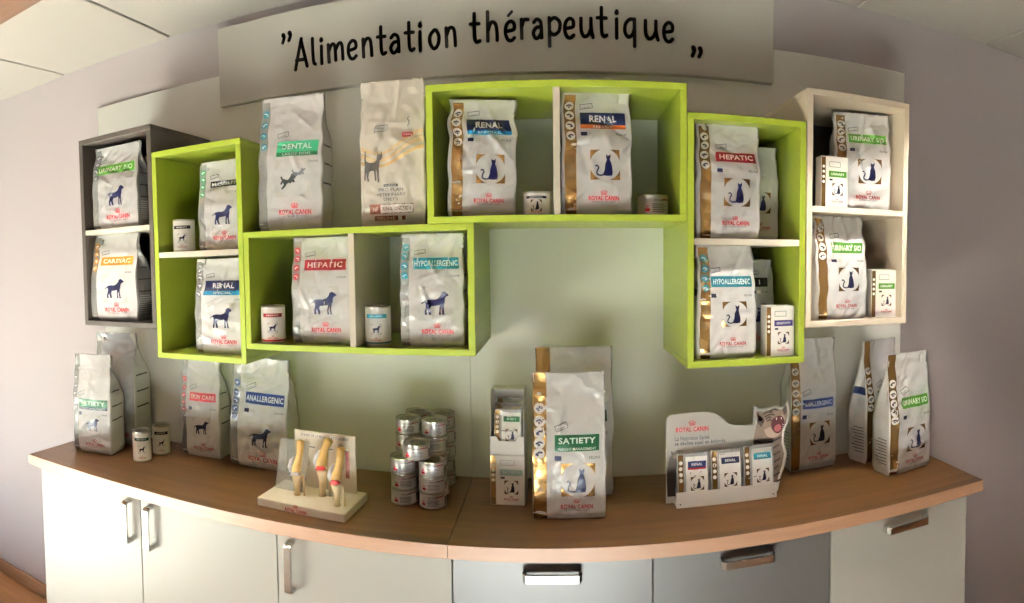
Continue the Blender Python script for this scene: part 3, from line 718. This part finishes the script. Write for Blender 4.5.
p.rect(-.36 * w, .088 * h, -.19 * w, .148 * h, M_BROWN); p.text('RENAL FUNCTION', .065 * w, .118 * h, .44 * w, .026 * h, M_BROWN, .02); p.level(2); p.text('NF', -.275 * w, .118 * h, .085 * w, .03 * h, M_WHITE, .02)
p.level(0); p.rect(-.29 * w, .038 * h, .08 * w, .070 * h, M_BROWN); p.rect(.14 * w, .04 * h, .20 * w, .068 * h, M_BROWN)
p.level(1); p.text('FELINE', -.1 * w, .054 * h, .28 * w, .018 * h, M_SWIRL, .01); p.build('title_box', t)
p = Print(B.at, .0009); p.ring([(-.27 * w, .64 * h), (-.08 * w, .65 * h), (-.06 * w, .69 * h), (-.25 * w, .685 * h)], .0009, M_PGREY); p.text('VETERINARY', -.165 * w, .667 * h, .15 * w, .011 * h, M_PGREY, 0); p.build('stamp', t); p = Print(B.at, .0009)
p.rect(.17 * w, .595 * h, .34 * w, .628 * h, M_ROSE); p.level(1); p.text('PURINA', .255 * w, .612 * h, .13 * w, .014 * h, M_WHITE, .02)
p.stroke([(.25 * w, .67 * h), (.27 * w, .70 * h), (.24 * w, .72 * h), (.26 * w, .735 * h)], .0012, M_PGREY); p.text('STELIKE', .255 * w, .65 * h, .16 * w, .010 * h, M_LGREY, 0); p.build('maker_mark', t)

# cans and cartons in the shelves
can('upright white can with black band in a tall green shelf', (-1.171, 1.622, 1.707), .0375, .108, M_BLACK, 'MOBILITY', 'dog', 'upright dog food cans', R(24))
can('upright white can with red band in the wide green shelf', (-.832, 1.600, 1.421), .0375, .112, M_DRED, 'HEPATIC', 'dog', 'upright dog food cans', R(24), foot=M_RED)
can('upright white can with teal band and teal foot, wide green shelf', (-.505, 1.618, 1.421), .0375, .112, M_TEAL, 'HYPOALLERGENIC', 'dog', 'upright dog food cans', R(8), foot=M_TEAL)
can('small white can with navy band beside the bag with blue stripe', (-.053, 1.627, 1.7745), .0365, .066, M_DNAVY, 'RENAL', 'cat', 'short cat food cans', 0)
can('low wide silver can beside the bag with orange stripe', (.270, 1.660, 1.7745), .045, .060, M_CANSIL, 'RENAL', 'cat', 'short cat food cans', .2, low=True)
can('front white dog food can with dark green band on the worktop', (-1.435, 1.676, CT), .0355, .112, M_DGRN, 'SATIETY', 'dog', 'upright dog food cans', R(38))
can('rear white dog food can with black band on the worktop', (-1.424, 1.779, CT), .0345, .112, M_BLACK, 'SATIETY', 'dog', 'upright dog food cans', R(38))
carton('small carton with green band in upper tier of dark grey shelf', (-1.300, 1.706, 1.803), .062, .110, .05, M_LGRN, 'URINARY', R(4))
carton('small carton with green band in upper tier of cream shelf', (.792, 1.594, 1.8115), .088, .148, .04, M_LGRN, 'URINARY', 0)
carton('small carton with green band in lower tier of cream shelf', (.974, 1.606, 1.479), .086, .148, .05, M_LGRN, 'URINARY', R(-4))
carton('small carton with purple band in lower tier of tall green shelf', (.6245, 1.600, 1.380), .086, .143, .05, M_PURP, 'SENSITIVITY', R(0))

# ------------------------------------------------------------------ on the worktop
diet_bag('white dog bag with green band beside two cans on the worktop', (-1.650, 1.670, CT), 12, .168, .385, .105, 41, 'SATIETY', M_DGRN, sub='WEIGHT MANAGEMENT', subband=M_DNAVY, animal='dog', lay='tall', side='r', sidebars=True, sidemat=M_LGREY, size_band=(-.32, .44, .475, .555, .45), icons=M_PGREY, v0=.55)
diet_bag('taller plain silvery bag standing behind the dog bag with green band', (-1.664, 1.832, CT), 6, .20, .452, .12, 42, None, None, animal='dog', lay='tall', body=M_BAGS, side='r', sidebars=True, sidemat=M_LGREY, v0=.6, emblem=False)
diet_bag('white dog bag with rose red band standing on the worktop', (-1.264, 1.858, CT), 3, .165, .382, .09, 43, 'SKIN CARE', M_ROSE, animal='dog', lay='tall', side='r', sidebars=True, sidemat=M_LGREY, size_band=(-.26, .42, .555, .635, .53), icons=M_ROSE, v0=.5)
diet_bag('white dog bag with blue band on worktop beside the knee model', (-1.010, 1.848, CT), 1, .218, .388, .105, 44, 'ANALLERGENIC', M_BLUE, animal='dog', lay='tall', size_band=(-.24, .44, .59, .69, .575), icons=M_BLUE, v0=.45, roll=2.0, wr=1.4, slump=.03, text_w=.96)
diet_bag('big white cat bag with dark green band at the worktop front', (.030, 1.655, CT), 0, .200, .405, .10, 45, 'SATIETY', M_DGRN, sub='WEIGHT MANAGEMENT', subband=M_DGRN, lay='tall', v0=.45, icons=M_WHITE)
diet_bag('taller white bag standing behind the big cat bag with dark green band', (.048, 1.812, CT), 1, .232, .453, .11, 46, 'SATIETY', M_DGRN, lay='tall', v0=.6, side='r', sideband=M_DGRN)
diet_bag('white cat bag with blue band behind the kitten display', (.842, 1.858, CT), 2, .170, .447, .09, 47, 'ANALLERGENIC', M_BLUE, lay='tall', icons=M_LGREY, v0=.6, size_band=(-.27, .42, .475, .545, .46), side='l')
diet_bag('gold striped bag turned sideways showing a navy side band, behind another bag', (1.096, 1.842, CT), 18, .17, .432, .09, 48, 'URINARY S/O', M_LGRN, lay='tall', v0=.45, side='l', sideband=M_DNAVY)
diet_bag('white cat bag with bright green band standing on the worktop end', (1.120, 1.690, CT), 8, .182, .405, .09, 49, 'URINARY S/O', M_LGRN, lay='tall', v0=.45, side='l', size_band=(-.22, .44, .545, .635, .52), wr=1.6)

# stacked small tins
master = can('silver tin in the stack beside the knee model', (-.457, 1.692, CT), .0405, .046, M_CANSIL, 'X', 'cat', 'stacked silver tins', 0, low=True)
def copy_thing(o):
    c = o.copy(); COL.objects.link(c)
    for ch in o.children:
        d = ch.copy(); COL.objects.link(d); d.parent = c
    return c
rnd = random.Random(5)
stacks = [(-.457, 1.692, 3, 'front stack beside the knee model'), (-.367, 1.681, 3, 'front stack nearer the worktop seam'), (-.464, 1.777, 5, 'middle row stack on the knee model side'),
          (-.376, 1.768, 5, 'middle row stack on the seam side'), (-.454, 1.862, 5, 'rear stack against the wall on the knee model side'), (-.369, 1.856, 5, 'rear stack against the wall on the seam side')]
ordn = {3: ['bottom', 'middle', 'top'], 5: ['bottom', 'second lowest', 'middle', 'second highest', 'top']}
first = True
for x, y, n, nm in stacks:
    for k in range(n):
        o = master if first else copy_thing(master); first = False
        o.location = (x + rnd.uniform(-.0015, .0015), y + rnd.uniform(-.0015, .0015), CT + k * .0462); o.rotation_euler = (0, 0, R(12) + rnd.uniform(-.12, .12))
        o['label'] = '%s silver tin of the %s' % (ordn[n][k], nm)
o = copy_thing(master); o.location = (-.414, 1.683, CT + 3 * .0462); o.rotation_euler = (0, 0, R(10)); o['label'] = 'single silver tin bridging the two front stacks'

# cartons beside the big cat bag
carton('lower white carton with pale green band beside the big cat bag', (-.146, 1.744, CT), .101, .147, .09, pbr('print_pale_green', rgb(168, 196, 190), .4), 'SATIETY', R(-3), group='cartons beside the big cat bag')
t = thing('display_carton', 'open display carton with sachets on top of the white carton', 'carton', (-.146, 1.744, CT + .1486), R(-3), group='cartons beside the big cat bag')
w, d, h = .099, .088, .186; c = .0012
mb = MB(); mb.box((-w / 2, -d / 2, 0), (w / 2, d / 2, c), M_CARD, 0); mb.box((-w / 2, d / 2 - c, c), (w / 2, d / 2, h), M_CARD, 0); mb.build('back_wall', t)
for sg in (-1, 1):
    bm = bmesh.new(); pts = [(-d / 2, c), (d / 2 - c, c), (d / 2 - c, h), (-d / 2 + .012, h), (-d / 2, h - .03), (-d / 2, .052)]
    if False: pass
    x0 = sg * w / 2; x1 = sg * (w / 2 - c); vs = [bm.verts.new((x, a, b)) for x in (x0, x1) for a, b in pts]; n = len(pts)
    bm.faces.new(vs[:n]); bm.faces.new(vs[n:][::-1])
    for i in range(n): bm.faces.new((vs[i], vs[(i + 1) % n], vs[n + (i + 1) % n], vs[n + i]))
    bmesh.ops.recalc_face_normals(bm, faces=bm.faces); bm.verts.index_update(); mb = MB(); mb.bmesh_in(bm, M_CARD); mb.build('side_wall', t)
mb = MB()
lip = [(-w / 2, c), (w / 2, c), (w / 2, .054), (w * .32, .054), (w * .24, .040), (-w * .24, .040), (-w * .32, .054), (-w / 2, .054)]
tr = tessellate_polygon([[Vector((a, b, 0)) for a, b in lip]]); mb.tris([(a, -d / 2, b) for a, b in lip], tr, M_CARD); mb.tris([(a, -d / 2 - c, b) for a, b in lip], tr, M_CARD)
for i in range(len(lip)):
    a, b = lip[i], lip[(i + 1) % len(lip)]; mb.poly([(a[0], -d / 2, a[1]), (b[0], -d / 2, b[1]), (b[0], -d / 2 - c, b[1]), (a[0], -d / 2 - c, a[1])], M_CARD)
mb.build('front_lip', t)
mb = MB(); mb.box((-w / 2 + .002, d / 2 - .05, h - .002), (w / 2 - .002, d / 2 - c, h - .001), M_CARD, 0); mb.build('top_flap', t)
for k in range(3):
    sachet(['foremost grey sachet in the open display carton', 'middle grey sachet in the open display carton', 'rearmost grey sachet in the open display carton'][k],
           (-.146 + .002 * k, 1.717 + k * .026, CT + .1502), .082, .128 + .012 * k, M_DGRN, None, R(-3), -3, 'sachets in the open display carton', 'SATIETY')

# ------------------------------------------------------------------ cardboard counter display with the yawning kitten
DX, DY = .325, 1.640
t = thing('counter_display', 'white cardboard counter display with a yawning kitten cut out', 'display', (DX, DY, CT))
BYO = .040; CT2 = .004
out = [(-.012, 0), (-.012, .235)] + [(-.012 + .016 * (1 - math.cos(a)), .245 + .016 * math.sin(a)) for a in (0.2, .8, 1.4)]
out += smooth_line([(.01, .262), (.06, .265), (.115, .264), (.148, .252), (.172, .228), (.205, .217), (.255, .215)], 4)
out += smooth_line([(.258, .232), (.256, .266), (.262, .270), (.276, .262), (.300, .262), (.325, .268), (.342, .262), (.358, .266), (.366, .278), (.372, .262), (.374, .240), (.370, .210), (.358, .190), (.356, .150), (.366, .115), (.358, .075), (.346, .045), (.340, .012), (.336, .0)], 3)
tr = tessellate_polygon([[Vector((a, b, 0)) for a, b in out]])
mb = MB(); mb.tris([(a, BYO, b) for a, b in out], tr, M_WHITE); mb.tris([(a, BYO + CT2, b) for a, b in out], [x[::-1] for x in tr], M_WHITE)
for i in range(len(out)):
    a, b = out[i], out[(i + 1) % len(out)]; mb.poly([(a[0], BYO, a[1]), (b[0], BYO, b[1]), (b[0], BYO + CT2, b[1]), (a[0], BYO + CT2, a[1])], M_WHITE)
bb = mb.build('back_board', t)
p = Print(flat_fn(BYO), .0005, .03); p.brand(.066, .216, .098, sub=False)
p.text('La Nutrition Santé', .066, .190, .104, .0125, M_PGREY, .0); p.text('se décline aussi en émincés.', .092, .1755, .156, .0115, M_PGREY, .015); p.build('board_lettering', bb)
# kitten picture: head turned up, ears, open mouth, striped chest
K = Print(flat_fn(BYO), .0005, .03)
body = [(.252, .0), (.250, .06), (.252, .12), (.256, .17), (.262, .20), (.266, .225), (.264, .256), (.278, .250), (.300, .255), (.325, .260), (.345, .254), (.356, .259), (.362, .266), (.366, .254), (.367, .235), (.362, .210), (.350, .190), (.348, .150), (.357, .115), (.350, .08), (.338, .048), (.332, .01)]
K.poly(body, M_KFUR); K.level(1)
K.poly([(.266, .226), (.266, .255), (.284, .244), (.292, .222), (.280, .205)], M_KDARK); K.poly([(.269, .228), (.270, .246), (.282, .238), (.286, .222)], pbr('kitten_ear', rgb(168, 132, 126), .5))
K.poly([(.350, .252), (.361, .268), (.364, .244), (.356, .236)], M_KDARK)
for z, x0, x1 in ((.244, .288, .316), (.236, .292, .322), (.250, .306, .334), (.228, .296, .312)): K.stroke([(x0, z), ((x0 + x1) / 2, z + .006), (x1, z + .004)], .0022, M_KDARK)
for k in range(7):
    z = .022 + k * .022; K.stroke([(.262 + .004 * (k % 2), z + .010), (.290, z), (.318, z + .004), (.344 - .003 * (k % 3), z + .014)], .0028, M_KDARK)
K.poly(smooth_line([(.290, .196), (.300, .176), (.322, .168), (.345, .182), (.340, .200), (.315, .205), (.290, .196)], 3), M_KLITE); K.poly([(.318, .232), (.350, .238), (.360, .224), (.352, .214), (.328, .214)], M_KLITE); K.level(2)
K.poly(smooth_line([(.322, .232), (.345, .236), (.356, .220), (.352, .196), (.340, .182), (.326, .184), (.314, .200), (.314, .220), (.322, .232)], 3), M_KMOUTH); K.level(3)
K.poly(smooth_line([(.326, .206), (.338, .210), (.346, .200), (.340, .188), (.328, .188), (.322, .196), (.326, .206)], 3), M_KTONG)
for x, z in ((.330, .230), (.346, .230)): K.poly([(x - .002, z), (x + .002, z), (x, z - .008)], M_WHITE)
K.stroke([(.300, .222), (.306, .226), (.313, .224)], .0016, M_BLACK)
for k in range(3): K.stroke([(.350, .208 - k * .006), (.362, .206 - k * .008)], .0005, M_WHITE, False)
K.build('kitten_picture', bb)
p = Print(flat_fn(BYO), .0005, .03)
p.poly(smooth_line([(-.008, .02), (-.010, .09), (-.004, .130), (.004, .142), (.002, .155), (.008, .149), (.018, .151), (.024, .158), (.026, .140), (.020, .128), (.026, .09), (.028, .02)], 3), M_KDARK)
p.level(1); p.poly([(.006, .136), (.012, .146), (.020, .140), (.014, .130)], M_KFUR); p.build('small_cat_picture', bb)
mb = MB(); mb.box((.012, 0.0, 0), (.316, BYO, .002), M_WHITE, 0); mb.build('tray_floor', t)
mb = MB(); mb.box((.010, -.0015, 0), (.318, .0005, .046), M_WHITE, .0008); lipo = mb.build('front_lip', t)
for px in (.022, .306):
    p = Print(flat_fn(-.0015), .0004, .02); p.disc(px, .011, .0022, M_BLACK, 10); p.build('lip_pin', lipo)
for k, (band, sub, lab) in enumerate(((M_BLUE, M_RED, 'sachet with blue and red band in the kitten display'), (M_DNAVY, None, 'middle sachet with plain navy band in the kitten display'), (M_TEAL, None, 'sachet with teal band in the kitten display'))):
    sachet(lab, (DX + .062 + k * .101, DY + .013, CT + .0025), .094, .150 + .004 * k, band, sub, 0, -4, 'sachets in the kitten display')

# ------------------------------------------------------------------ dog knee joint model
t = thing('joint_model', 'ivory anatomical dog knee joint model on a plastic base', 'model', (-.712, 1.592, CT), R(-4))
w, d = .286, .165
mb = MB(); mb.box((-w / 2, -d / 2, 0), (w / 2, d / 2, .025), M_PLASTIC, .003, 2); bs = mb.build('base_slab', t)
p = Print(flat_fn(-d / 2), .0006, .02); p.brand(-.012, .008, .070, sub=False); p.build('brand_mark', bs)
mb = MB(); mb.box((-.090, .058, .0255), (.118, .062, .200), M_PLASTIC, .0015); bk = mb.build('back_board', t)
p = Print(flat_fn(.058), .0005, .02); p.text('STADES DE LA MALADIE ARTICULAIRE', .014, .187, .16, .008, M_PGREY, .02)
for x in (-.05, .01, .065):
    p.stroke([(x + .004, .165), (x, .13), (x + .006, .10)], .009, pbr('board_picture', rgb(202, 188, 160), .5)); p.rect(x + .012, .150, x + .032, .153, M_PGREY)
p.rect(.084, .07, .096, .15, pbr('board_muscle', rgb(140, 70, 62), .5)); p.build('board_print', bk)
mb = MB(); mb.box((-.104, -.002, 0), (-.002, .0005, .150), M_CLEAR, 0, mtx=Matrix.Translation((-.028, .006, .026)) @ Matrix.Rotation(R(-16), 4, 'X')); mb.build('clear_plate', t)
for jx, jy, tall, sc, les, ly in ((-.045, -.012, .170, .92, M_CART, 0), (.028, .012, .176, 1.06, M_LESION, 1), (.098, -.036, .172, .98, M_LESION, 2)):
    z0 = .025; j = MB()
    zk = z0 + .070 * sc + (.010 if ly == 1 else 0)
    j.tube(smooth_line([(0, z0 - .0005), (.0, z0 + .02), (.002, zk - .02), (.006, zk)], 1) if False else [(jx, jy, z0 - .0005), (jx, jy, z0 + .012), (jx + .001, jy, zk - .034), (jx + .002, jy - .001, zk - .016), (jx + .003, jy - .002, zk - .005), (jx + .003, jy - .002, zk)], [.011 * sc, .0085 * sc, .0105 * sc, .016 * sc, .0185 * sc, .014 * sc], M_BONE2, 16)
    lower = j.build('shin_bone', t, True)
    j = MB(); j.tube([(jx + .022, jy + .004, z0 - .0005), (jx + .021, jy + .004, z0 + .03), (jx + .019, jy + .003, zk - .012), (jx + .016, jy + .002, zk - .004)], [.0034, .003, .0032, .004], M_BONE2, 10); j.build('fibula', t, True)
    j = MB(); zt = z0 + tall - .005
    j.tube([(jx - .002, jy, zk + .002), (jx - .003, jy, zk + .010), (jx - .001, jy, zk + .022), (jx + .006, jy, zk + .040), (jx + .012, jy, zk + .060), (jx + .016 + .01 * (ly == 1), jy, zt)], [.012 * sc, .0175 * sc, .017 * sc, .0125 * sc, .0105 * sc, .0125 * sc], M_BONE, 16); th = j.build('thigh_bone', t, True)
    j = MB(); j.tube([(jx - .014, jy - .008, zk + .004), (jx - .016, jy - .008, zk + .018), (jx - .011, jy - .007, zk + .038), (jx - .004, jy - .005, zk + .052)], [.005, .0095, .009, .004], M_CART, 12); j.build('knee_cap', t, True)
    j = MB(); j.tube([(jx - .012, jy - .013, zk - .002), (jx - .004, jy - .0165, zk + .004), (jx + .009, jy - .014, zk + .004), (jx + .014, jy - .009, zk + .001)], [.004, .0075 if ly else .005, .007 if ly else .005, .004], les, 12); j.build('joint_cartilage', t, True)

# ------------------------------------------------------------------ light
w = bpy.data.worlds.new('daylight'); SC.world = w; w.use_nodes = True; bg = w.node_tree.nodes['Background']
bg.inputs[0].default_value = (.92, .96, 1.0, 1); bg.inputs[1].default_value = .25
def lamp(name, kind, loc, energy, col, rot=(0, 0, 0), **k):
    l = bpy.data.lights.new(name, kind); l.energy = energy; l.color = col
    for a, v in k.items(): setattr(l, a, v)
    o = bpy.data.objects.new(name, l); COL.objects.link(o); o.location = loc; o.rotation_euler = rot; return o
lamp('sun', 'SUN', (0, -6, 6), 1150, (.45, .84, 1.36), (R(50), 0, R(0)), angle=.009)
for x, e, a in ((-1.35, 34, 60), (.95, 40, 76)):
    lamp('ceiling_spot', 'SPOT', (x, 1.10, CZ - .03), e, (1, .92, .82), (R(6), 0, 0), spot_size=R(a), spot_blend=.5, shadow_soft_size=.035)

# ------------------------------------------------------------------ camera: a cylindrical panorama, as the phone took it
F, XC, Y0, PITCH, ROLL = 594.0, 556.804, 283.19, -.0437, .0082
cam = bpy.data.cameras.new('camera'); co = bpy.data.objects.new('camera', cam); COL.objects.link(co)
cam.type = 'PANO'; cam.panorama_type = 'CENTRAL_CYLINDRICAL'
cam.central_cylindrical_range_u_min = (0 - XC) / F; cam.central_cylindrical_range_u_max = (1024 - XC) / F
cam.central_cylindrical_range_v_min = (Y0 - 603) / F; cam.central_cylindrical_range_v_max = Y0 / F; cam.central_cylindrical_radius = 1
cam.clip_start = .01
co.matrix_world = Matrix.Translation((0, 0, 1.663)) @ Matrix.Rotation(PI / 2 + PITCH, 4, 'X') @ Matrix.Rotation(-ROLL, 4, 'Z')
SC.camera = co
vs = SC.view_settings; vs.view_transform = 'Standard'; vs.look = 'None'; vs.gamma = 1; vs.use_curve_mapping = False; vs.exposure = 1.06
SC.cycles.use_denoising = True; SC.cycles.denoiser = 'OPENIMAGEDENOISE'; SC.cycles.denoising_input_passes = 'RGB_ALBEDO_NORMAL'; SC.cycles.denoising_prefilter = 'ACCURATE'
SC.cycles.max_bounces = 10; SC.cycles.diffuse_bounces = 6
SC.cycles.sample_clamp_indirect = 6
